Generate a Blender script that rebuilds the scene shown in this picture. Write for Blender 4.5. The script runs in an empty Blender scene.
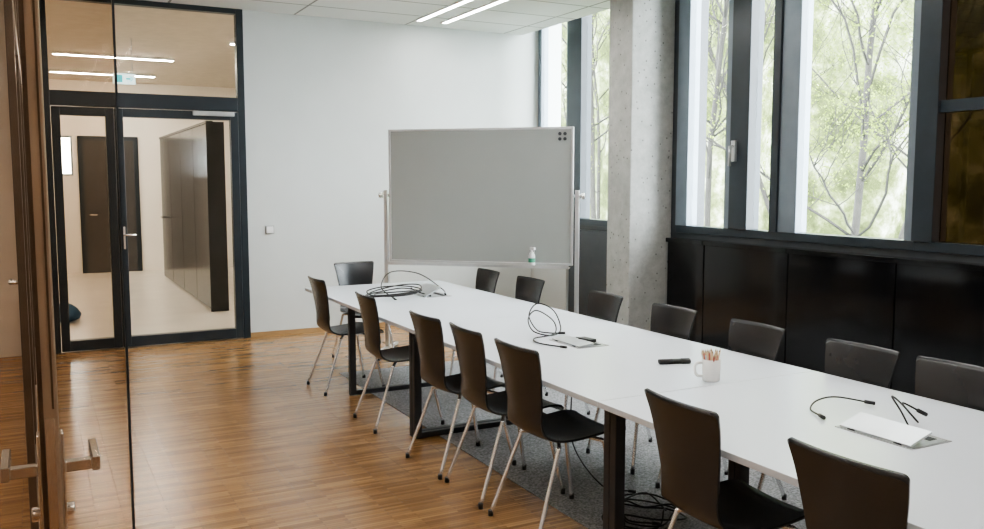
import bpy, bmesh, math, random
from mathutils import Vector, Matrix
random.seed(7)
scene=bpy.context.scene
COL=scene.collection
scene.view_settings.view_transform='AgX'
scene.view_settings.look='AgX - Medium High Contrast'
scene.view_settings.exposure=0.95
# ------------------------------------------------------------------ materials
def new_mat(name):
    m=bpy.data.materials.new(name); m.use_nodes=True
    nt=m.node_tree; b=nt.nodes['Principled BSDF']; return m,nt,b
def pm(name,col,rough=.5,metal=0,var=.08,scale=8,bump=0,bscale=60,spec=.5):
    m,nt,b=new_mat(name)
    tc=nt.nodes.new('ShaderNodeTexCoord'); n=nt.nodes.new('ShaderNodeTexNoise')
    n.inputs['Scale'].default_value=scale; n.inputs['Detail'].default_value=4
    nt.links.new(tc.outputs['Object'],n.inputs['Vector'])
    r=nt.nodes.new('ShaderNodeValToRGB')
    r.color_ramp.elements[0].position=.3; r.color_ramp.elements[1].position=.7
    r.color_ramp.elements[0].color=[c*(1-var) for c in col]+[1]
    r.color_ramp.elements[1].color=[min(1,c*(1+var)) for c in col]+[1]
    nt.links.new(n.outputs['Fac'],r.inputs['Fac']); nt.links.new(r.outputs['Color'],b.inputs['Base Color'])
    b.inputs['Roughness'].default_value=rough; b.inputs['Metallic'].default_value=metal
    b.inputs['Specular IOR Level'].default_value=spec
    if bump:
        n2=nt.nodes.new('ShaderNodeTexNoise'); n2.inputs['Scale'].default_value=bscale; n2.inputs['Detail'].default_value=3
        nt.links.new(tc.outputs['Object'],n2.inputs['Vector'])
        bp=nt.nodes.new('ShaderNodeBump'); bp.inputs['Strength'].default_value=bump; bp.inputs['Distance'].default_value=.01
        nt.links.new(n2.outputs['Fac'],bp.inputs['Height']); nt.links.new(bp.outputs['Normal'],b.inputs['Normal'])
    return m
def emis(name,col,st):
    m,nt,b=new_mat(name)
    b.inputs['Base Color'].default_value=(*col,1)
    b.inputs['Emission Color'].default_value=(*col,1); b.inputs['Emission Strength'].default_value=st
    return m
def glassmat(name,tint=(1,1,1),refl=.06):
    m=bpy.data.materials.new(name); m.use_nodes=True; nt=m.node_tree; nt.nodes.clear()
    o=nt.nodes.new('ShaderNodeOutputMaterial'); mx=nt.nodes.new('ShaderNodeMixShader')
    t=nt.nodes.new('ShaderNodeBsdfTransparent'); g=nt.nodes.new('ShaderNodeBsdfGlossy')
    t.inputs['Color'].default_value=(*tint,1); g.inputs['Roughness'].default_value=.02
    fr=nt.nodes.new('ShaderNodeLayerWeight'); fr.inputs['Blend'].default_value=refl*2
    nt.links.new(fr.outputs['Fresnel'],mx.inputs['Fac'])
    nt.links.new(t.outputs[0],mx.inputs[1]); nt.links.new(g.outputs[0],mx.inputs[2]); nt.links.new(mx.outputs[0],o.inputs[0])
    return m
def woodfloor():
    m,nt,b=new_mat('industrial_parquet')
    tc=nt.nodes.new('ShaderNodeTexCoord')
    def brick(bw,rh,c1,c2,mort,ms,off):
        k=nt.nodes.new('ShaderNodeTexBrick'); k.offset=off; k.inputs['Scale'].default_value=1
        k.inputs['Brick Width'].default_value=bw; k.inputs['Row Height'].default_value=rh
        k.inputs['Color1'].default_value=(*c1,1);k.inputs['Color2'].default_value=(*c2,1);k.inputs['Mortar'].default_value=(*mort,1)
        k.inputs['Mortar Size'].default_value=ms; k.inputs['Mortar Smooth'].default_value=.2
        nt.links.new(tc.outputs['Object'],k.inputs['Vector']); return k
    k=brick(.32,.022,(.42,.243,.108),(.245,.131,.056),(.13,.07,.03),.001,.37)
    k2=brick(.21,.066,(1,1,1),(.78,.77,.75),(.9,.9,.9),.0,.61)
    mp=nt.nodes.new('ShaderNodeMapping'); mp.inputs['Scale'].default_value=(4,90,1)
    nt.links.new(tc.outputs['Object'],mp.inputs['Vector'])
    n=nt.nodes.new('ShaderNodeTexNoise'); n.inputs['Scale'].default_value=1; n.inputs['Detail'].default_value=5
    nt.links.new(mp.outputs[0],n.inputs['Vector'])
    mul=nt.nodes.new('ShaderNodeMixRGB'); mul.blend_type='MULTIPLY'; mul.inputs['Fac'].default_value=.85
    nt.links.new(k.outputs['Color'],mul.inputs[1]); nt.links.new(k2.outputs['Color'],mul.inputs[2])
    mr=nt.nodes.new('ShaderNodeMapRange'); mr.inputs['To Min'].default_value=.82; mr.inputs['To Max'].default_value=1.2
    nt.links.new(n.outputs['Fac'],mr.inputs['Value'])
    mul2=nt.nodes.new('ShaderNodeMixRGB'); mul2.blend_type='MULTIPLY'; mul2.inputs['Fac'].default_value=1
    nt.links.new(mul.outputs[0],mul2.inputs[1]); nt.links.new(mr.outputs[0],mul2.inputs[2])
    nt.links.new(mul2.outputs[0],b.inputs['Base Color'])
    b.inputs['Roughness'].default_value=.24; b.inputs['Specular IOR Level'].default_value=.65
    return m
def tiles(name,c,mort,w,h,ms,rough=.8):
    m,nt,b=new_mat(name)
    tc=nt.nodes.new('ShaderNodeTexCoord'); k=nt.nodes.new('ShaderNodeTexBrick'); k.offset=0
    k.inputs['Scale'].default_value=1;k.inputs['Brick Width'].default_value=w;k.inputs['Row Height'].default_value=h
    k.inputs['Color1'].default_value=(*c,1);k.inputs['Color2'].default_value=(*[x*.97 for x in c],1);k.inputs['Mortar'].default_value=(*mort,1)
    k.inputs['Mortar Size'].default_value=ms
    nt.links.new(tc.outputs['Object'],k.inputs['Vector']); nt.links.new(k.outputs['Color'],b.inputs['Base Color'])
    b.inputs['Roughness'].default_value=rough
    return m
def concrete():
    m,nt,b=new_mat('fair_faced_concrete')
    tc=nt.nodes.new('ShaderNodeTexCoord')
    n=nt.nodes.new('ShaderNodeTexNoise'); n.inputs['Scale'].default_value=9; n.inputs['Detail'].default_value=9; n.inputs['Roughness'].default_value=.7
    v=nt.nodes.new('ShaderNodeTexVoronoi'); v.inputs['Scale'].default_value=15
    nt.links.new(tc.outputs['Object'],n.inputs['Vector']); nt.links.new(tc.outputs['Object'],v.inputs['Vector'])
    r=nt.nodes.new('ShaderNodeValToRGB'); r.color_ramp.elements[0].color=(.38,.38,.36,1); r.color_ramp.elements[1].color=(.51,.51,.49,1)
    r.color_ramp.elements[0].position=.34; r.color_ramp.elements[1].position=.66
    r2=nt.nodes.new('ShaderNodeValToRGB'); r2.color_ramp.elements[0].color=(.2,.2,.2,1); r2.color_ramp.elements[1].color=(1,1,1,1)
    r2.color_ramp.elements[0].position=.09; r2.color_ramp.elements[1].position=.16
    mul=nt.nodes.new('ShaderNodeMixRGB'); mul.blend_type='MULTIPLY'; mul.inputs['Fac'].default_value=.75
    nt.links.new(n.outputs['Fac'],r.inputs['Fac']); nt.links.new(v.outputs['Distance'],r2.inputs['Fac'])
    nt.links.new(r.outputs[0],mul.inputs[1]); nt.links.new(r2.outputs[0],mul.inputs[2]); nt.links.new(mul.outputs[0],b.inputs['Base Color'])
    b.inputs['Roughness'].default_value=.8
    return m
def leafy(name,stops,cscale):
    m,nt,b=new_mat(name)
    tc=nt.nodes.new('ShaderNodeTexCoord')
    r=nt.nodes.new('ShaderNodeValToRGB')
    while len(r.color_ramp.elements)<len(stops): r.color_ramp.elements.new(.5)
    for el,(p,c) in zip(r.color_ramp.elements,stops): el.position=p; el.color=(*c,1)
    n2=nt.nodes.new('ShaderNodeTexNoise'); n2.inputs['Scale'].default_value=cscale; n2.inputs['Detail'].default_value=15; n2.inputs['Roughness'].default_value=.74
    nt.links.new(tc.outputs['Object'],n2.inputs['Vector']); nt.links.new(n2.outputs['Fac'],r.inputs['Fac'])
    nt.links.new(r.outputs[0],b.inputs['Base Color']); b.inputs['Roughness'].default_value=.9; b.inputs['Specular IOR Level'].default_value=.1
    return m
W_WALL=pm('painted_wall',(.60,.625,.615),.8,var=.02,scale=3)
W_SIDE=pm('warm_plaster',(.58,.51,.44),.8,var=.03,scale=3)
HALL=pm('hall_plaster',(.93,.89,.82),.8,var=.03,scale=2)
FLOOR=woodfloor()
HALLFL=pm('beige_floor',(.74,.69,.61),.3,var=.06,scale=2)
CEIL=tiles('acoustic_tiles',(.80,.82,.82),(.30,.31,.31),1.25,.62,.012)
HCEIL=pm('hall_ceiling',(.74,.67,.57),.8,var=.05)
ANTH=pm('anthracite_frame',(.022,.030,.037),.35,var=.1)
WINF=pm('blue_grey_window_frame',(.032,.044,.055),.3,var=.1)
ALU=pm('grey_aluminium_frame',(.22,.26,.30),.35,.3,var=.06)
LALU=pm('light_aluminium',(.66,.68,.69),.3,.7,var=.05)
BLACKP=pm('black_panel',(.006,.006,.007),.13,var=.15,scale=2)
DGREY=pm('dark_grey_panel',(.055,.062,.070),.4,var=.1)
CABG=pm('cabinet_grey',(.085,.080,.076),.18,var=.1)
CABD=pm('cabinet_dark',(.035,.034,.034),.25,var=.1)
CHROME=pm('chrome',(.92,.93,.95),.25,.75,var=.03)
SHELL=pm('stained_plywood',(.021,.0225,.0245),.27,var=.05,scale=6,spec=.75)
TOPM=pm('white_laminate',(.82,.87,.93),.27,var=.015,scale=2)
EDGE=pm('table_edge',(.50,.51,.53),.5,var=.02)
LEGM=pm('dark_steel',(.045,.047,.05),.4,.3,var=.1)
CARP=pm('grey_carpet',(.26,.26,.265),.95,var=.55,scale=90,bump=.5,bscale=250)
BOARD=pm('enamel_board',(.375,.40,.385),.25,var=.02,scale=2)
CONC=concrete()
GLASS=glassmat('window_glass',(.97,.985,.98),.05)
GLASSD=glassmat('dark_reflection_glass',(.15,.115,.085),.16)  # dark tint stands in for reflections over the right-hand panes
GLASSB=glassmat('bronze_glass',(.88,.82,.76),.06)
GLASSH=glassmat('door_glass',(.97,.96,.94),.06)
BRONZE=pm('bronze_metal',(.60,.53,.45),.25,.35,var=.12,scale=5)
BRONZD=pm('dark_bronze',(.14,.115,.095),.3,.5,var=.15,scale=5)
SKIRT=pm('oak_skirting',(.36,.22,.10),.5,var=.1)
STEEL=pm('brushed_steel',(.85,.84,.82),.2,.85,var=.03)
WHITEP=pm('white_plastic',(.82,.82,.82),.4,var=.02)
GREYP=pm('grey_plastic',(.36,.37,.37),.4,var=.02)
CER=pm('white_ceramic',(.85,.85,.83),.2,var=.02)
BLK=pm('black_rubber',(.008,.008,.008),.5,var=.1)
GREENL=pm('green_label',(.08,.35,.22),.5,var=.05)
WOODP=pm('pencil_wood',(.60,.44,.27),.6,var=.1)
REDP=pm('red_pencil',(.42,.12,.09),.5,var=.1)
BARK=pm('tree_bark',(.030,.028,.024),.9,var=.3,scale=5)
GRASS=pm('woodland_floor',(.06,.08,.03),.95,var=.4,scale=.6)
BLUE=pm('blue_fabric',(.03,.10,.20),.8,var=.1)
LAMP=emis('led_strip',(1,.98,.95),18)
GLOWW=emis('warm_added_glow',(1,.93,.82),120)  # glow for the added hallway strips
EXITM=emis('exit_white',(.6,.8,.82),1.0)
EXITG=emis('exit_green',(.05,.4,.45),.8)
# ------------------------------------------------------------------ mesh builder
class MB:
    def __init__(s): s.v=[]; s.f=[]; s.m=[]; s.sm=[]
    def box(s,lo,hi,mi=0):
        n=len(s.v); x0,y0,z0=lo; x1,y1,z1=hi
        s.v+= [(x0,y0,z0),(x1,y0,z0),(x1,y1,z0),(x0,y1,z0),(x0,y0,z1),(x1,y0,z1),(x1,y1,z1),(x0,y1,z1)]
        for q in [(0,3,2,1),(4,5,6,7),(0,1,5,4),(1,2,6,5),(2,3,7,6),(3,0,4,7)]:
            s.f.append([n+i for i in q]); s.m.append(mi); s.sm.append(False)
        return s
    def tube(s,pts,r,seg=8,mi=0,closed=False,r1=None):
        pts=[Vector(p) for p in pts]; N=len(pts); n=len(s.v)
        prev=None
        for i,p in enumerate(pts):
            if closed: t=(pts[(i+1)%N]-pts[i-1])
            else: t=(pts[min(i+1,N-1)]-pts[max(i-1,0)])
            t.normalize()
            if prev is None:
                a=Vector((0,0,1)) if abs(t.z)<.9 else Vector((1,0,0))
                u=t.cross(a).normalized()
            else:
                u=(prev-t*prev.dot(t)).normalized()
            prev=u; w=t.cross(u)
            rr=r if r1 is None else r+(r1-r)*i/(N-1)
            for k in range(seg):
                a=2*math.pi*k/seg
                s.v.append(tuple(p+(u*math.cos(a)+w*math.sin(a))*rr))
        M=N if closed else N-1
        for i in range(M):
            for k in range(seg):
                j=(i+1)%N
                s.f.append([n+i*seg+k,n+i*seg+(k+1)%seg,n+j*seg+(k+1)%seg,n+j*seg+k]); s.m.append(mi); s.sm.append(True)
        if not closed:
            s.f.append([n+k for k in range(seg)][::-1]); s.m.append(mi); s.sm.append(False)
            s.f.append([n+(N-1)*seg+k for k in range(seg)]); s.m.append(mi); s.sm.append(False)
        return s
    def lathe(s,prof,c,seg=24,mi=0):
        n=len(s.v)
        for (r,z) in prof:
            for k in range(seg):
                a=2*math.pi*k/seg; s.v.append((c[0]+r*math.cos(a),c[1]+r*math.sin(a),c[2]+z))
        for i in range(len(prof)-1):
            for k in range(seg):
                s.f.append([n+i*seg+k,n+i*seg+(k+1)%seg,n+(i+1)*seg+(k+1)%seg,n+(i+1)*seg+k]); s.m.append(mi); s.sm.append(True)
        s.f.append([n+k for k in range(seg)][::-1]); s.m.append(mi); s.sm.append(False)
        e=n+(len(prof)-1)*seg
        s.f.append([e+k for k in range(seg)]); s.m.append(mi); s.sm.append(False)
        return s
    def obj(s,name,mats,loc=(0,0,0),parent=None,bevel=0,rel=False):
        if not isinstance(mats,(list,tuple)): mats=[mats]
        me=bpy.data.meshes.new(name)
        v=s.v if rel else [(a-loc[0],b-loc[1],c-loc[2]) for a,b,c in s.v]
        me.from_pydata(v,[],s.f)
        for m in mats: me.materials.append(m)
        for p,mi,sm in zip(me.polygons,s.m,s.sm): p.material_index=mi; p.use_smooth=sm
        me.update()
        o=bpy.data.objects.new(name,me); COL.objects.link(o); o.location=loc
        if parent: o.parent=parent
        if bevel:
            b=o.modifiers.new('bevel','BEVEL'); b.width=bevel; b.segments=2; b.limit_method='ANGLE'
        return o
def empty(name,loc,rot=0):
    e=bpy.data.objects.new(name,None); e.empty_display_size=.1; COL.objects.link(e); e.location=loc; e.rotation_euler=(0,0,rot); return e
def tag(o,label,cat,group=None,kind=None):
    o['label']=label; o['category']=cat
    if group: o['group']=group
    if kind: o['kind']=kind
    return o
def struct(o,label=None,cat=None):
    o['kind']='structure'
    if label: o['label']=label; o['category']=cat
    return o
def smooth_path(P,n=10,closed=False):
    P=[Vector(p) for p in P]; N=len(P); out=[]
    for i in range(N if closed else N-1):
        if closed: a,b,c,d=P[i-1],P[i],P[(i+1)%N],P[(i+2)%N]
        else: a,b,c,d=P[max(i-1,0)],P[i],P[i+1],P[min(i+2,N-1)]
        for k in range(n):
            t=k/n
            out.append(.5*((2*b)+(-a+c)*t+(2*a-5*b+4*c-d)*t*t+(-a+3*b-3*c+d)*t**3))
    if not closed: out.append(P[-1])
    return out
def copy_thing(src,loc,rot):
    n=src.copy(); COL.objects.link(n); n.location=loc; n.rotation_euler=(0,0,rot)
    for c in src.children:
        cc=c.copy(); COL.objects.link(cc); cc.parent=n
        for g in c.children:
            gg=g.copy(); COL.objects.link(gg); gg.parent=cc
    return n
# ------------------------------------------------------------------ room shell
YB=9.22; XR=5.47; ZC=3.38; SILL=1.15; ZT=3.8; YF=-2.2
struct(MB().box((-2.5,YF,-.1),(5.47,YB,0)).obj('floor',FLOOR),'warm honey brown industrial strip parquet floor','floor')
struct(MB().box((-2.5,YB,-.1),(4.2,17.4,-.001)).obj('floor_hall',HALLFL),'beige hallway floor','floor')
struct(MB().box((-2.5,YF,ZC),(5.25,YB,ZC+.05)).obj('ceiling',CEIL),'white suspended acoustic tile ceiling','ceiling')
struct(MB().box((-2.5,YF,ZT+.02),(5.8,YB+.2,ZT+.2)).obj('ceiling_slab',W_WALL),'raw ceiling slab above the suspended tiles','ceiling')
struct(MB().box((-2.5,YB+.2,3.42),(4.2,17.4,3.5)).obj('ceiling_hall',HCEIL),'warm beige hallway ceiling','ceiling')
struct(MB().box((1.96,YB,0),(5.8,YB+.2,ZT+.02)).obj('wall_back',W_WALL),'pale grey painted wall','wall')
struct(MB().box((-2.5,YB,0),(.10,YB+.2,ZT+.02)).box((.10,YB,ZC),(1.96,YB+.2,ZT+.02)).obj('wall_back_side',W_SIDE),'warm plaster wall beside the glazed door','wall')
struct(MB().box((-2.7,YF,0),(-2.5,17.4,ZT)).obj('wall_left',W_SIDE),'warm plaster corridor wall','wall')
struct(MB().box((-2.7,YF-.2,0),(5.8,YF,ZT)).obj('wall_front',W_SIDE),'warm plaster corridor wall','wall')
struct(MB().box((5.47,YF,-.1),(5.8,YB,SILL)).box((5.47,6.58,SILL),(5.8,7.12,ZT+.02)).box((5.47,YF,SILL),(5.8,-.2,ZT+.02)).obj('wall_right',DGREY),'dark parapet wall under the windows','wall')
struct(MB().box((5.38,8.42,0),(5.47,YB,SILL)).obj('wall_right_end',W_WALL),'pale painted parapet end beside the back wall','wall')
struct(MB().box((-2.5,17.2,0),(.40,17.4,3.42)).box((.64,17.2,0),(4.2,17.4,3.42)).box((.40,17.2,0),(.64,17.4,1.75)).box((.40,17.2,2.45),(.64,17.4,3.42)).obj('wall_hall_back',HALL),'cream hallway wall','wall')
struct(MB().box((4.0,YB+.2,0),(4.2,17.2,3.42)).obj('wall_hall_right',HALL),'cream hallway wall','wall')
struct(MB().box((1.96,YB-.012,0),(5.38,YB,.05)).obj('baseboard_back',SKIRT),'slim wooden skirting board','skirting')
struct(MB().box((4.97,6.67,0),(5.47,7.04,ZT+.02)).obj('trim_1',CONC,bevel=.01),'fair-faced concrete column between the windows','column')
# ------------------------------------------------------------------ glazed door unit in back wall
def glazed_door():
    e=empty('door_1',(1.03,YB,0)); struct(e,'anthracite framed glazed double door with transom','door')
    y0,y1=-.03,.07; L=-.93; R=.93
    m=MB()
    m.box((L,y0,0),(L+.07,y1,ZC)).box((R-.07,y0,0),(R,y1,ZC)).box((L+.07,y0,2.35),(R-.07,y1,2.49)).box((L+.07,y0,ZC-.05),(R-.07,y1,ZC))
    m.obj('frame',ANTH,parent=e,bevel=.004)
    def leaf(a,b,nm):
        k=MB(); s=.075
        k.box((a,y0-.01,.01),(a+s,y1-.02,2.34)).box((b-s,y0-.01,.01),(b,y1-.02,2.34)).box((a+s,y0-.01,.01),(b-s,y1-.02,.11)).box((a+s,y0-.01,2.26),(b-s,y1-.02,2.34))
        o=k.obj(nm,ANTH,parent=e,bevel=.004)
        MB().box((a+s,.0,.11),(b-s,.012,2.26)).obj('glass_pane',GLASSH,parent=o)
        return o
    leaf(L+.075,-.315,'door_leaf')
    o=leaf(-.31,R-.075,'door_leaf')
    k=MB().box((-.29,-.052,.98),(-.255,-.04,1.20)).tube([(-.272,-.045,1.12),(-.272,-.10,1.12),(-.16,-.10,1.12)],.01)
    k.tube([(-.272,-.042,1.03),(-.272,-.058,1.03)],.012)
    k.obj('handle',STEEL,parent=o)
    MB().box((R-.52,-.09,2.295),(R-.12,-.04,2.340)).obj('door_closer',LALU,parent=o,bevel=.004)
    MB().box((L+.07,.0,2.49),(R-.07,.012,ZC-.05)).obj('transom_glass',GLASSH,parent=e)
glazed_door()
# ------------------------------------------------------------------ windows on right wall
def window(idx,y0,y1,members,panes,label,extra=None):
    e=empty('window_%d'%idx,(XR,(y0+y1)/2,SILL)); struct(e,label,'window')
    cy=(y0+y1)/2; H=ZT-SILL
    a=MB(); g=MB(); 
    a.box((-.02,y0-cy,0),(.10,y1-cy,.07)).box((.0,y0-cy,H-.06),(.10,y1-cy,H))
    for (p,q,kind,inset) in members:
        (a if kind=='d' else g).box((-inset,p-cy,.07),(.10,q-cy,H-.06))
    a.obj('frame',WINF,parent=e,bevel=.004)
    if g.v: g.obj('cover_strip',ALU,parent=e,bevel=.004)
    for (p,q,mat) in panes:
        MB().box((.03,p-cy,.07),(.042,q-cy,H-.06)).obj('glass_pane',mat,parent=e)
    return e
window(1,7.12,YB,[(7.12,7.2,'d',.0),(8.22,8.5,'d',.04),(9.14,YB,'g',.0),(8.5,8.58,'g',0)],[(7.2,8.22,GLASS),(8.58,9.14,GLASS)],'tall window with a dark casement frame')
w2=window(2,4.02,6.58,[(6.42,6.58,'g',.03),(5.84,5.92,'g',.03),(5.62,5.84,'d',.05),(5.28,5.36,'d',.05),(5.09,5.28,'g',.03),(4.02,4.10,'g',.02)],[(5.92,6.42,GLASS),(5.36,5.62,GLASS),(4.10,5.09,GLASS)],'tall window with slim opening casement and trees outside')
k=MB().box((-.075,.45,.66),(-.05,.50,.84)).tube([(-.06,.475,.79),(-.11,.475,.79),(-.11,.475,.62)],.014)
k.obj('handle',LALU,parent=w2)
w3=window(3,-.2,4.02,[(3.86,4.02,'d',.05),(3.3,3.40,'g',.03),(1.8,2.0,'d',.03),(-.2,-.1,'d',0)],[(3.40,3.86,GLASSD),(2.0,3.3,GLASSD),(-.1,1.8,GLASSD)],'tall window with dark reflections put into the pane tint')
MB().box((-.02,1.30,.95),(.05,1.95,1.03)).box((-.02,-.1,.95),(.05,1.39,1.03)).obj('transom_bar',WINF,parent=w3)
for i,(a,b) in enumerate([(6.1,6.62),(5.1,6.1),(4.1,5.1),(3.1,4.1),(2.1,3.1),(1.1,2.1)]):
    e=empty('wall_panel',((5.42),(a+b)/2,0))
    h=(b-a)/2
    MB().box((-.035,-h+.006,.08),(.05,h-.006,1.06)).obj('front',BLACKP,parent=e,bevel=.003)
    MB().box((-.01,-h+.004,0),(.05,h-.004,.08)).obj('plinth',DGREY,parent=e)
    MB().box((-.06,-h+.002,1.06),(.05,h-.002,1.10)).obj('ledge',BLACKP,parent=e,bevel=.003)
    tag(e,'glossy black low wall panel under the windows','wall panel','black panels under the windows')
for i,(a,b) in enumerate([(7.1,8.40)]):
    e=empty('wall_panel',((5.42),(a+b)/2,0)); h=(b-a)/2
    MB().box((-.02,-h+.004,.08),(.05,h-.004,1.1)).obj('front',DGREY,parent=e,bevel=.003)
    MB().box((.0,-h+.004,0),(.05,h-.004,.08)).obj('plinth',DGREY,parent=e)
    tag(e,'dark grey low wall panel beside the concrete column','wall panel')
# ------------------------------------------------------------------ ceiling lights
def strip(x,y0,y1,lab,rot=0):
    e=empty('linear_ceiling_light',(x,(y0+y1)/2,ZC),rot); h=(y1-y0)/2
    MB().box((-.045,-h,-.012),(-.03,h,0)).box((.03,-h,-.012),(.045,h,0)).box((-.045,-h-.015,-.012),(.045,-h,0)).box((-.045,h,-.012),(.045,h+.015,0)).obj('housing',WHITEP,parent=e)
    MB().box((-.03,-h,-.008),(.03,h,-.001)).obj('diffuser',LAMP,parent=e)
    tag(e,lab,'ceiling light','linear ceiling lights')
for xx in (3.78,4.08):
    strip(xx,6.2,8.9,'slim white linear fill light added out of view near the camera')
    strip(xx,1.2,5.4,'slim white linear fill light added out of view near the camera')
for xx in (.9,1.2):  # unseen strips added as fill near the camera
    strip(xx,-.5,6.2,'slim white linear fill light added out of view near the camera')
for xx in (-.9,-1.4):  # strips added to lighten the corridor that the steel handles reflect
    strip(xx,-1.5,7.5,'slim white linear fill light added to brighten the corridor')
for (x,y) in [(1.1,13.6),(1.1,15.8),(-1.2,11.5),(3.1,11.6)]:  # added glowing strips: stand-ins for reflection streaks, and light for the hall
    e=empty('hall_added_glow',(x,y,3.42))
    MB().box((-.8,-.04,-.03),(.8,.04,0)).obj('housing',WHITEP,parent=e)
    MB().box((-.78,-.022,-.036),(.78,.022,-.031)).obj('diffuser',GLOWW,parent=e)
    tag(e,'thin warm glowing strip added for reflection streaks and hallway fill','ceiling light','added hallway glow strips')
e=empty('light_switch',(2.19,YB,1.13))
MB().box((-.045,-.012,-.045),(.045,0,.045)).obj('plate',GREYP,parent=e,bevel=.003)
MB().box((-.036,-.017,-.036),(.036,-.012,.036)).obj('rocker',WHITEP,parent=e,bevel=.002)
tag(e,'white square light switch on the grey wall','light switch')
# ------------------------------------------------------------------ hallway things
e=empty('partition_screen',(1.97,13.6,0))
for i in range(4):
    a=-2.3+i*1.15
    MB().box((-.03,a+.008,.02),(.03,a+1.142,2.36)).obj('panel',CABG,parent=e,bevel=.004)
MB().box((-.05,-2.32,0),(.17,-2.302,2.38)).obj('end_panel',CABD,parent=e,bevel=.003)
MB().box((-.04,-2.3,2.36),(.04,2.3,2.39)).obj('top_rail',CABD,parent=e)
MB().tube([(-.03,1.9,1.05),(-.09,1.9,1.05),(-.09,1.70,1.05)],.016).obj('handle',STEEL,parent=e)
tag(e,'dark grey folding partition screen standing in the hallway','partition screen')
e=empty('door_2',(1.22,17.19,0)); struct(e,'black hallway door in cream wall','door')
MB().box((-.5,-.04,0),(-.42,0,2.45)).box((.42,-.04,0),(.5,0,2.45)).box((-.42,-.04,2.38),(.42,0,2.45)).obj('frame',ANTH,parent=e)
MB().box((-.42,-.03,0),(.42,0,2.38)).obj('door_leaf',CABG,parent=e)
MB().tube([(-.34,-.03,1.05),(-.34,-.08,1.05),(-.22,-.08,1.05)],.012).obj('handle',STEEL,parent=e)
e=empty('window_5',(.52,17.3,1.75)); struct(e,'small window in hallway wall','window')
MB().box((-.12,-.02,0),(-.09,.02,.7)).box((.09,-.02,0),(.12,.02,.7)).box((-.09,-.02,0),(.09,.02,.03)).box((-.09,-.02,.67),(.09,.02,.7)).obj('frame',ALU,parent=e)
MB().box((-.09,-.004,.03),(.09,.004,.67)).obj('glass_pane',GLASS,parent=e)
e=empty('exit_sign_reflection',(1.06,11.9,2.85))  # glowing stand-in for an exit sign reflected in the transom
MB().box((-.13,-.02,-.0),(.13,.02,.13)).obj('panel',EXITM,parent=e,bevel=.003)
MB().box((-.11,-.024,.02),(-.02,-.0205,.11)).obj('pictogram',EXITG,parent=e)
MB().box((.02,-.024,.055),(.075,-.0205,.075)).obj('arrow_shaft',EXITG,parent=e)
MB().tube([(.072,-.022,.095),(.10,-.022,.065),(.072,-.022,.035)],.005).obj('arrow_head',EXITG,parent=e)
for s in (-.1,.1):
    MB().tube([(s,0,.13),(s,0,.57)],.004).obj('hanger',LALU,parent=e)
tag(e,'glowing exit sign with green pictogram standing in for a transom reflection','exit sign')
m=MB().lathe([(.08,0),(.16,.03),(.18,.08),(.14,.15),(.08,.2),(.02,.22)],(.26,11.3,0),20)
tag(m.obj('floor_cushion',BLUE,loc=(.26,11.3,0)),'dark blue floor cushion on hallway floor','cushion')
# ------------------------------------------------------------------ near glass door and partition
e=empty('door_3',(0.008,2.0,0)); struct(e,'open bronze framed glass door with steel lever handles','door')
m=MB()
t=.018
m.box((-t,0,.01),(t,.085,2.9)).box((-t,.86,.01),(t,.94,2.9)).box((-t,.085,.01),(t,.86,.10)).box((-t,.085,2.8),(t,.86,2.9))
lf=m.obj('door_leaf',BRONZE,parent=e,bevel=.004)
MB().box((-.004,.085,.10),(.004,.86,2.8)).obj('glass_pane',GLASSB,parent=lf)
MB().box((-.009,-.003,.86),(.009,.0,1.14)).obj('lock_plate',STEEL,parent=lf)
MB().box((-t-.001,-.004,.01),(-t+.008,.0,2.9)).obj('edge_seal',BRONZD,parent=lf)
MB().box((.006,-.004,1.16),(.010,.0,2.9)).obj('edge_seal',BRONZD,parent=lf)
m=MB()
for s in (-1,1):
    m.box((min(s*t,s*(t+.008)),.022,.86),(max(s*t,s*(t+.008)),.062,1.10))
    m.box((min(s*(t+.008),s*(t+.060)),.030,1.010),(max(s*(t+.008),s*(t+.060)),.054,1.034))
    m.box((min(s*(t+.060),s*(t+.078)),.030,1.006),(max(s*(t+.060),s*(t+.078)),.180,1.038))
    m.tube([(s*t,.042,.925),(s*(t+.024),.042,.925)],.016,12)
m.obj('handle',STEEL,parent=lf,bevel=.003)
e=empty('window_6',(-.06,6.1,0)); struct(e,'glazed partition with slim bronze frames','window')
m=MB()
for y in (-1.9,-.4,1.3,3.02):
    m.box((-.016,y,0),(.016,y+.07,ZC))
for a,b in ((-1.83,-.4),(-.33,1.3),(1.37,3.02)):
    m.box((-.016,a,0),(.016,b,.09)).box((-.016,a,2.35),(.016,b,2.45)).box((-.016,a,ZC-.06),(.016,b,ZC))
m.obj('frame',BRONZD,parent=e,bevel=.003)
for a,b in ((-1.83,-.4),(-.33,1.3),(1.37,3.02)):
    MB().box((-.005,a,.09),(.005,b,2.35)).obj('glass_pane',GLASSB,parent=e)
MB().tube([(-.016,-.36,1.05),(-.085,-.36,1.05),(-.085,-.22,1.05)],.011).obj('handle',STEEL,parent=e)
e=empty('window_7',(-.3,1.75,0)); struct(e,'fixed frameless glass side panel with dark edge seal','window')
MB().box((-.6,-.005,.0),(.44,.005,ZC)).obj('glass_pane',GLASSB,parent=e)
MB().box((.44,-.005,0),(.444,.005,ZC)).obj('edge_seal',ANTH,parent=e)
# ------------------------------------------------------------------ carpet
tag(MB().box((2.25,.4,0),(5.30,7.1,.004)).obj('carpet',CARP,loc=(3.7,3.7,0)),'flat grey carpet beneath the long table','carpet')
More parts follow.
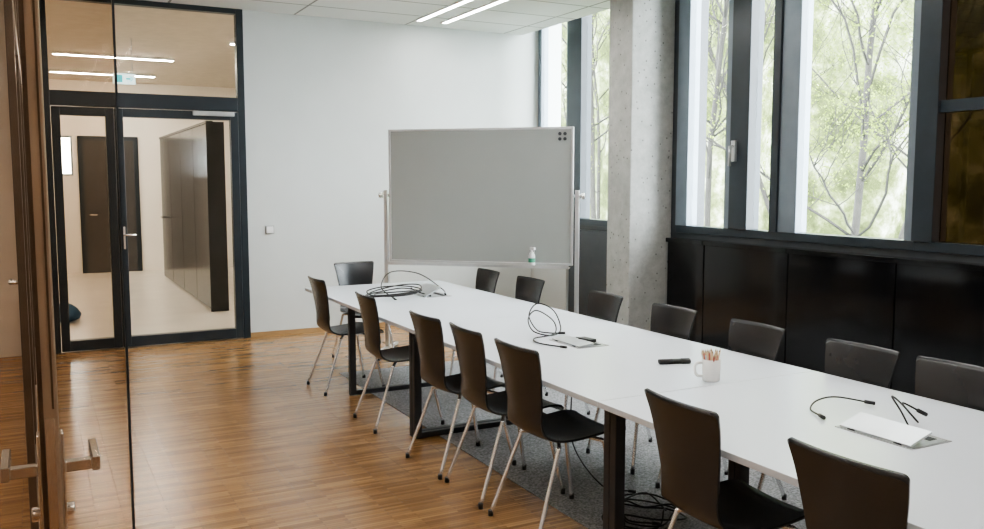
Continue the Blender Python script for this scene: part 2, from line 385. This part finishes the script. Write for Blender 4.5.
# ------------------------------------------------------------------ tables
def table(y0,y1,f1,f2):
    XL,XE=2.01,3.26
    cy=(y0+y1)/2; cx=(XL+XE)/2
    e=empty('conference_table',(cx,cy,0))
    hx=(XE-XL)/2; hy=(y1-y0)/2-.0015
    o=MB().box((-hx,-hy,.71),(hx,hy,.735)).obj('table_top',[TOPM,EDGE],parent=e,bevel=.002)
    for p in o.data.polygons:
        if abs(p.normal.z)<.5: p.material_index=1
    for fy in (f1,f2):
        y=fy-cy
        m=MB(); a=2.075-cx; b=2.77-cx; w=.05; d=.02
        m.box((a,y-d,.006),(a+w,y+d,.71)).box((b,y-d,.006),(b+w,y+d,.71)).box((a+w,y-d,.006),(b,y+d,.04)).box((a+w,y-d,.665),(b,y+d,.71))
        m.obj('leg_frame',LEGM,parent=e,bevel=.003)
    for s in (-.16,.12):
        MB().box((s,f1-cy+.02,.67),(s+.05,f2-cy-.02,.71)).obj('rail',LEGM,parent=e)
    tag(e,'white rectangular meeting table on dark steel legs','table','meeting tables pushed end to end')
    return e
T=[table(.75,2.9,1.15,2.877),table(2.9,5.05,2.923,5.027),table(5.05,7.26,5.073,6.3)]
def hatch(parent,openang,lx=0,ly=0,sc=1,lidw=.62):
    X=.125*sc; Y=.19*sc
    m=MB().box((lx-X,ly-Y,.735),(lx+X,ly-Y+.010,.7375)).box((lx-X,ly+Y-.010,.735),(lx+X,ly+Y,.7375)).box((lx-X,ly-Y+.010,.735),(lx-X+.010,ly+Y-.010,.7375)).box((lx+X-.010,ly-Y+.010,.735),(lx+X,ly+Y-.010,.7375))
    h=m.obj('cable_hatch',GREYP,parent=parent)
    MB().box((lx-X+.010,ly-Y+.010,.7352),(lx+X-.010,ly+Y-.010,.7360)).obj('socket_well',LALU,parent=h)
    MB().box((lx+X*.40,ly-Y+.04,.7360),(lx+X-.022,ly+Y-.04,.7375)).obj('cable_slot',BLK,parent=h)
    a=math.radians(openang); m=MB(); c,s=math.cos(a),math.sin(a)
    W=2*X*lidw
    vs=[]
    for (x,z) in ((0,0),(W,0),(W,.008),(0,.008)):
        vs.append((lx-X+.012+x*c-z*s,.7378+x*s+z*c))
    n=len(m.v)
    for yy in (ly-Y+.014,ly+Y-.014):
        for (x,z) in vs: m.v.append((x,yy,z))
    for q in [(0,1,2,3),(7,6,5,4),(0,4,5,1),(1,5,6,2),(2,6,7,3),(3,7,4,0)]:
        m.f.append(list(q)); m.m.append(0); m.sm.append(False)
    m.obj('lid',LALU,parent=h)
    for q in (-.6,.6):
        MB().tube([(lx-X+.012,ly+q*Y-.015,.7395),(lx-X+.012,ly+q*Y+.015,.7395)],.004).obj('hinge',LEGM,parent=h)
hatch(T[0],17,.04,.20,.84,.55); hatch(T[1],6,.03,.06,.8,.5); hatch(T[2],28,.14,.2,.9,.65)
# ------------------------------------------------------------------ chairs
def build_chair():
    e=empty('chair',(0,0,0))
    P=[(.235,.425,.184),(.215,.452,.192),(.15,.462,.200),(.05,.452,.204),(-.06,.444,.200),(-.14,.447,.183),(-.19,.475,.162),(-.212,.53,.150),(-.224,.60,.153),(-.236,.70,.168),(-.252,.80,.184),(-.275,.885,.199)]
    sm=smooth_path([(x,w,z) for x,z,w in P],6)
    L=[0]
    for i in range(1,len(sm)):
        d=math.hypot(sm[i].x-sm[i-1].x,sm[i].z-sm[i-1].z); L.append(L[-1]+d)
    tot=L[-1]
    def at(u):
        u=max(0,min(tot,u))
        for i in range(1,len(L)):
            if L[i]>=u:
                t=(u-L[i-1])/max(1e-9,L[i]-L[i-1]); return sm[i-1].lerp(sm[i],t)
        return sm[-1]
    R,C=44,28; m=MB()
    def endoff(t,rad=.018):
        t0=1-rad/.2; a=abs(t)
        if a<=t0: return 0
        q=(a-t0)/(1-t0); return rad*(1-math.sqrt(max(0,1-q*q)))
    for i in range(R+1):
        for j in range(C+1):
            t=-1+2*j/C; t=math.sin(t*math.pi/2)
            eo=endoff(t); u=eo+(tot-2*eo)*i/R
            p=at(u); f=max(0,min(1,(p.z-.47)/.12)) if p.x<0 else 0
            x=p.x+.024*t*t*f; z=p.z+.012*t*t*(1-f)
            m.v.append((x,p.y*t,z))
    for i in range(R):
        for j in range(C):
            a=i*(C+1)+j; m.f.append([a,a+1,a+C+2,a+C+1]); m.m.append(0); m.sm.append(True)
    o=m.obj('seat_shell',SHELL,parent=e); so=o.modifiers.new('thick','SOLIDIFY'); so.thickness=.011; so.offset=0
    for (sx,sy) in ((1,1),(1,-1),(-1,1),(-1,-1)):
        top=Vector((.085*sx+.01,.10*sy,.428)); 
        knee=Vector((.125*sx+.01,.165*sy,.415)); ft=Vector((.215 if sx>0 else -.262,.215*sy,.012))
        pts=smooth_path([top,(top+knee)/2,knee,knee.lerp(ft,.12),ft],6)
        l=MB().tube(pts,.0105,10); l.obj('leg',CHROME,parent=e)
        MB().tube([ft+Vector((0,0,.016)),ft-Vector((0,0,.012))],.0125,10).obj('foot_cap',BLK,parent=e)
    b=MB().tube([(.095,-.10,.428),(.095,.10,.428)],.0105).tube([(-.075,-.10,.428),(-.075,.10,.428)],.0105).box((-.075,-.09,.425),(.095,-.065,.436)).box((-.075,.065,.425),(.095,.09,.436))
    b.obj('bracket',CHROME,parent=e)
    return e
base=build_chair()
lab='charcoal stained plywood chair with chrome legs'
left=[(6.60,2.165,.03),(5.46,2.165,-.02),(4.48,2.165,.04),(3.97,2.18,-.03),(3.45,2.18,.02),(2.28,2.175,-.03),(1.61,2.18,.02)]
right=[(6.52,3.14,0),(5.80,3.14,.03),(4.78,3.12,-.02),(4.05,3.11,.02),(3.37,3.095,-.02),(2.69,3.08,.02),(2.22,3.08,-.01),(1.6,3.12,0)]
first=True
for (y,x,r) in left:
    if first: c=base; c.location=(x,y,.004); c.rotation_euler=(0,0,r); first=False
    else: c=copy_thing(base,(x,y,.004),r)
    tag(c,lab+' on the parquet side','chair','shell chairs around the table')
for (y,x,r) in right:
    c=copy_thing(base,(x,y,.004),math.pi+r); tag(c,lab+' on the window side','chair','shell chairs around the table')
c=copy_thing(base,(2.64,7.55,0),-math.pi/2+.03); tag(c,lab+' at the table head','chair','shell chairs around the table')
# ------------------------------------------------------------------ whiteboard
e=empty('mobile_whiteboard',(3.535,6.985,0),math.atan2(-1.15,1.26))
hw=.855; z0,z1=.90,2.11
MB().box((-hw+.02,-.012,z0+.02),(hw-.02,.012,z1-.02)).obj('board',BOARD,parent=e)
MB().box((-hw,-.018,z0),(-hw+.02,.018,z1)).box((hw-.02,-.018,z0),(hw,.018,z1)).box((-hw+.02,-.018,z0),(hw-.02,.018,z0+.02)).box((-hw+.02,-.018,z1-.02),(hw-.02,.018,z1)).obj('board_frame',LALU,parent=e,bevel=.003)
MB().box((-hw+.02,-.11,z0-.02),(hw-.02,-.018,z0-.012)).box((-hw+.02,-.114,z0-.02),(hw-.02,-.11,z0+.006)).obj('tray',LALU,parent=e)
for s in (-1,1):
    MB().box((s*(hw+.035)-.018,-.018,.09),(s*(hw+.035)+.018,.018,1.56)).obj('post',LALU,parent=e,bevel=.003)
    MB().tube([(s*(hw),0,1.51),(s*(hw+.085),0,1.51)],.012).tube([(s*(hw+.07),0,1.51),(s*(hw+.10),0,1.51)],.026,12).obj('pivot_knob',STEEL,parent=e)
    MB().box((s*(hw+.035)-.016,-.24,.075),(s*(hw+.035)+.016,.24,.10)).obj('foot_bar',LALU,parent=e,bevel=.003)
    for q in (-1,1):
        MB().tube([(s*(hw+.035)-.015,q*.22,.033),(s*(hw+.035)+.015,q*.22,.033)],.029,14).tube([(s*(hw+.035),q*.22,.033),(s*(hw+.035),q*.22,.076)],.006).obj('caster',BLK,parent=e)
MB().box((-hw-.03,-.012,.30),(hw+.03,.012,.335)).obj('cross_bar',LALU,parent=e)
tag(e,'mobile whiteboard in aluminium frame, standing behind the table','whiteboard')
wb=e; Rm=Matrix.Translation(wb.location)@Matrix.Rotation(wb.rotation_euler[2],4,'Z')
for (a,b) in ((.735,2.05),(.78,2.05),(.735,2.005),(.78,2.005)):
    p=Rm@Vector((a,-.013,b))
    o=MB().tube([(0,0,0),(0,-.008,0)],.015,14).obj('magnet',DGREY,loc=p,rel=True); o.rotation_euler=(0,0,wb.rotation_euler[2])
    tag(o,'small round grey magnet stuck on the whiteboard','magnet','whiteboard magnets')
p=Rm@Vector((.50,-.065,z0-.012))
e=empty('spray_bottle',p,.3)
MB().lathe([(.028,0),(.03,.01),(.03,.10),(.02,.125),(.011,.135),(.011,.15)],(0,0,0),20).obj('bottle',WHITEP,parent=e)
MB().lathe([(.0305,.04),(.0308,.042),(.0308,.075),(.0305,.077)],(0,0,0),20).obj('label_band',GREENL,parent=e)
MB().box((-.012,-.035,.15),(.012,.014,.172)).tube([(0,-.022,.152),(0,-.032,.128)],.004).obj('spray_head',WHITEP,parent=e)
tag(e,'small white spray bottle with green label on tray','spray bottle')
# ------------------------------------------------------------------ things on the table
ZTP=.735
MX,MY=2.68,2.97
e=empty('pencil_mug',(MX,MY,ZTP),2.75)
MB().lathe([(.033,0),(.038,.004),(.042,.10),(.040,.10),(.036,.010),(.0,.008)],(0,0,0),28).obj('mug_body',CER,parent=e)
MB().tube(smooth_path([(.039,0,.083),(.070,0,.082),(.078,0,.053),(.066,0,.027),(.038,0,.023)],6),.0065).obj('mug_handle',CER,parent=e)
tag(e,'white ceramic mug holding wooden pencils','mug')
for i in range(18):
    a=i*2.4; r=.008+.022*((i*37)%10)/10
    b=Vector((MX+math.cos(a)*r*.6,MY+math.sin(a)*r*.6,ZTP+.012)); t=Vector((MX+math.cos(a)*(r+.020),MY+math.sin(a)*(r+.020),ZTP+.132+.02*((i*53)%7)/7))
    d=(t-b); pe=empty('pencil',b)
    MB().tube([Vector((0,0,0)),d*.88],.004,6).obj('shaft',[WOODP,WOODP,REDP,WOODP,EDGE][i%5],parent=pe)
    MB().tube([d*.88,d],.004,6,r1=.0008).obj('tip',WOODP,parent=pe)
    tag(pe,'wooden pencil standing in the white mug','pencil','pencils in the mug')
for i in range(2):
    e=empty('marker_pen',(2.775+i*.012,3.33+i*.021,ZTP),math.radians(-18))
    MB().tube([(-.085,0,.0115),(.03,0,.0115)],.0105,12).obj('barrel',BLK,parent=e)
    MB().tube([(.03,0,.0115),(.075,0,.0115)],.0115,12).obj('cap',BLK,parent=e)
    MB().tube([(-.02,0,.0115),(-.016,0,.0115)],.011,12).obj('ring',CABG,parent=e)
    tag(e,'black marker pen lying on the white table','marker pen','marker pens on the table')
def cable(name,pts,r=.0035,label='',ends=True,n=10):
    P=smooth_path(pts,n); b=P[0].copy()
    e=empty(name,(b.x,b.y,min(p.z for p in P)-r)); o=Vector(e.location)
    MB().tube([p-o for p in P],r,7).obj('cord',BLK,parent=e)
    if ends:
        for a,bb in ((P[0],P[1]),(P[-1],P[-2])):
            d=(a-bb).normalized()*.04
            MB().tube([a-o,a-o+d],.0078,8).obj('plug',BLK,parent=e)
    tag(e,label,'cable','loose cables')
Z=ZTP+.0055
cable('display_cable',[(2.70,4.30,Z+.006),(2.66,4.34,Z+.004),(2.60,4.38,Z+.02),(2.58,4.44,Z+.10),(2.65,4.46,Z+.165),(2.74,4.42,Z+.12),(2.74,4.34,Z+.02),(2.64,4.28,Z),(2.53,4.30,Z+.03),(2.54,4.38,Z+.09),(2.62,4.42,Z+.13),(2.70,4.36,Z+.07),(2.66,4.28,Z+.01),(2.50,4.24,Z),(2.45,4.10,Z),(2.50,3.96,Z)],.004,'black display cable looped on the white table')
e=empty('adapter',(2.70,4.0,ZTP+.0095),.15)
MB().box((-.025,-.05,0),(.025,.05,.02)).obj('body',BLK,parent=e,bevel=.004)
MB().tube([(0,.05,.01),(0,.09,.01)],.005).obj('plug',LEGM,parent=e)
tag(e,'small black adapter resting on the table cable hatch','adapter')
def coil(c,rad,turns,h,seed):
    random.seed(seed); out=[]
    for i in range(turns*7):
        a=i/7*2*math.pi; rr=rad*(1+random.uniform(-.25,.25))
        out.append((c[0]+rr*1.1*math.cos(a),c[1]+rr*math.sin(a),Z+.004+h*(.5+.5*math.sin(a*.9+seed))*random.uniform(.3,1)+i*.0008))
    return out
cable('display_cable',[(2.70,6.25,Z+.01)]+coil((2.46,6.35,0),.18,4,.07,3)+[(2.68,6.5,Z+.03)],.005,'tangled black cable coil on the white table',n=6)
cable('network_cable',[(2.4,6.2,Z+.01),(2.36,6.35,Z+.08),(2.52,6.55,Z+.17),(2.78,6.6,Z+.14),(2.90,6.4,Z+.03),(2.86,6.25,Z+.01)],.0045,'black cable arching over the table',n=8)
cable('display_cable',[(2.62,2.30,Z+.004),(2.66,2.38,Z+.004),(2.74,2.42,Z+.02),(2.82,2.40,Z+.03),(2.92,2.34,Z+.012)],.0035,'black cable lying beside the open table hatch')
cable('display_cable',[(2.74,2.00,Z+.010),(2.755,2.05,Z+.06),(2.78,2.11,Z+.10),(2.83,2.11,Z+.07),(2.82,2.03,Z+.02),(2.78,2.02,Z+.045),(2.80,2.08,Z+.08),(2.86,2.06,Z+.05)],.0035,'black cable rising out of the open hatch')
random.seed(5); pts=[]
for i in range(34):
    a=i*.9; rr=random.uniform(.09,.20); pts.append((2.55+rr*1.2*math.cos(a),3.28+rr*math.sin(a),.014+random.uniform(0,.05)))
cable('power_cable',pts,.0045,'tangled black power cable on the grey carpet',n=5)
cable('power_cable',[(2.62,4.0,.66),(2.60,4.0,.45),(2.55,3.9,.2),(2.6,3.7,.03),(2.7,3.6,.014)],.004,'black power cable hanging beneath the table')
# ------------------------------------------------------------------ outside
tag(MB().box((9,-10,-4.2),(60,95,-4)).obj('woodland_ground',GRASS,loc=(30,20,-4.1)),'leaf-covered woodland ground outside the windows','ground')
LEAF=pm('spring_leaves',(.17,.23,.035),.8,var=.3,scale=1)
def tree(x,y,h,seed,leaf=True,lean=0):
    random.seed(seed); e=empty('tree',(x,y,-4)); m=MB(); tips=[]
    def br(p,d,l,r,depth):
        n=8; pts=[p]; q=Vector(p); dd=Vector(d); wg=.12 if depth==0 else .26
        for i in range(n):
            dd=(dd+Vector((random.uniform(-wg,wg),random.uniform(-wg,wg),random.uniform(-.06,.14)))).normalized()
            q=q+dd*l/n; pts.append(q.copy())
        m.tube(pts,r,3 if depth else 8,r1=r*.4)
        if depth>=3: tips.append(pts[-1]); tips.append(pts[-4]); return
        k=13 if depth==0 else 6
        for i in range(k):
            t=random.uniform(.3 if depth==0 else .2,1); ii=min(n-1,int(t*n)); b=pts[ii].lerp(pts[ii+1],min(1,t*n-ii))
            a=random.uniform(0,6.28); nd=Vector((math.cos(a),math.sin(a),random.uniform(.15,.9))).normalized()
            br(b,(nd+dd*.4).normalized(),l*random.uniform(.26,.46),max(.008,r*.36),depth+1)
    br(Vector((0,0,0)),Vector((lean,lean*.4,1)).normalized(),h,h*.0075,0)
    m.obj('trunk',BARK,parent=e)
    if leaf:
        f=MB()
        for t in tips:
            for k in range(9):
                c=t+Vector((random.gauss(0,.3),random.gauss(0,.3),random.gauss(0,.25)))
                u=Vector((random.uniform(-1,1),random.uniform(-1,1),random.uniform(-1,1))).normalized(); w=u.cross(Vector((.3,.5,.8))).normalized()
                s=.030; n=len(f.v)
                f.v+=[tuple(c+u*s),tuple(c+w*s*.6),tuple(c-u*s),tuple(c-w*s*.6)]; f.f.append([n,n+1,n+2,n+3]); f.m.append(0); f.sm.append(False)
        lo=f.obj('foliage',LEAF,parent=e); lo['kind']='stuff'
    tag(e,'slender woodland tree with pale fresh leaves' if leaf else 'bare slender woodland tree','tree','trees outside the windows')
for i,(x,y,h,lf) in enumerate([(14,12.0,13,True),(16,17.5,13,False),(20,16.2,14,True),(17,24.5,15,True),(24,35,15,False),(25,23.5,15,True)]):
    tree(x,y,h,20+i,lf,random.uniform(-.1,.1))
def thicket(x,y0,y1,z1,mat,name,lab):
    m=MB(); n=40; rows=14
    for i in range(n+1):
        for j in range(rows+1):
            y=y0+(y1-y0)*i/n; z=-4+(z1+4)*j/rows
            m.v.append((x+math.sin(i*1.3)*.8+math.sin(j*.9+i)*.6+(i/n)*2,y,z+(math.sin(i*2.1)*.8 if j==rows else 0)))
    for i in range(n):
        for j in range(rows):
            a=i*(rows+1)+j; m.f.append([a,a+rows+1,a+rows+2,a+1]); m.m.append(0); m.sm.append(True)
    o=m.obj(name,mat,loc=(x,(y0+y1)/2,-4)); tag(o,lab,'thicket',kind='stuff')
thicket(38,8,90,27,leafy('thicket_far',[(.34,(.03,.036,.018)),(.46,(.085,.105,.038)),(.54,(.18,.21,.10)),(.66,(.48,.50,.43))],.5),'woodland_thicket','hazy pale green woodland edge behind the trees')  # outdoor haze is painted in through the paler ramp colours
# ------------------------------------------------------------------ world and camera
w=bpy.data.worlds.new('overcast'); scene.world=w; w.use_nodes=True; nt=w.node_tree
bg=nt.nodes['Background']; tc=nt.nodes.new('ShaderNodeTexCoord'); sp=nt.nodes.new('ShaderNodeSeparateXYZ'); rp=nt.nodes.new('ShaderNodeValToRGB')
rp.color_ramp.elements[0].position=.0; rp.color_ramp.elements[0].color=(.85,.92,.98,1); rp.color_ramp.elements[1].position=.6; rp.color_ramp.elements[1].color=(.94,.975,1,1)
nt.links.new(tc.outputs['Generated'],sp.inputs[0]); nt.links.new(sp.outputs['Z'],rp.inputs['Fac']); nt.links.new(rp.outputs[0],bg.inputs['Color'])
bg.inputs['Strength'].default_value=12.5
cam=bpy.data.cameras.new('camera'); cam.sensor_width=36; cam.lens=870/984*36; cam.clip_start=.05
co=bpy.data.objects.new('camera',cam); COL.objects.link(co); co.location=(0,0,1.63)
co.rotation_euler=(math.radians(90-5.4),0,math.radians(-27.7)); scene.camera=co
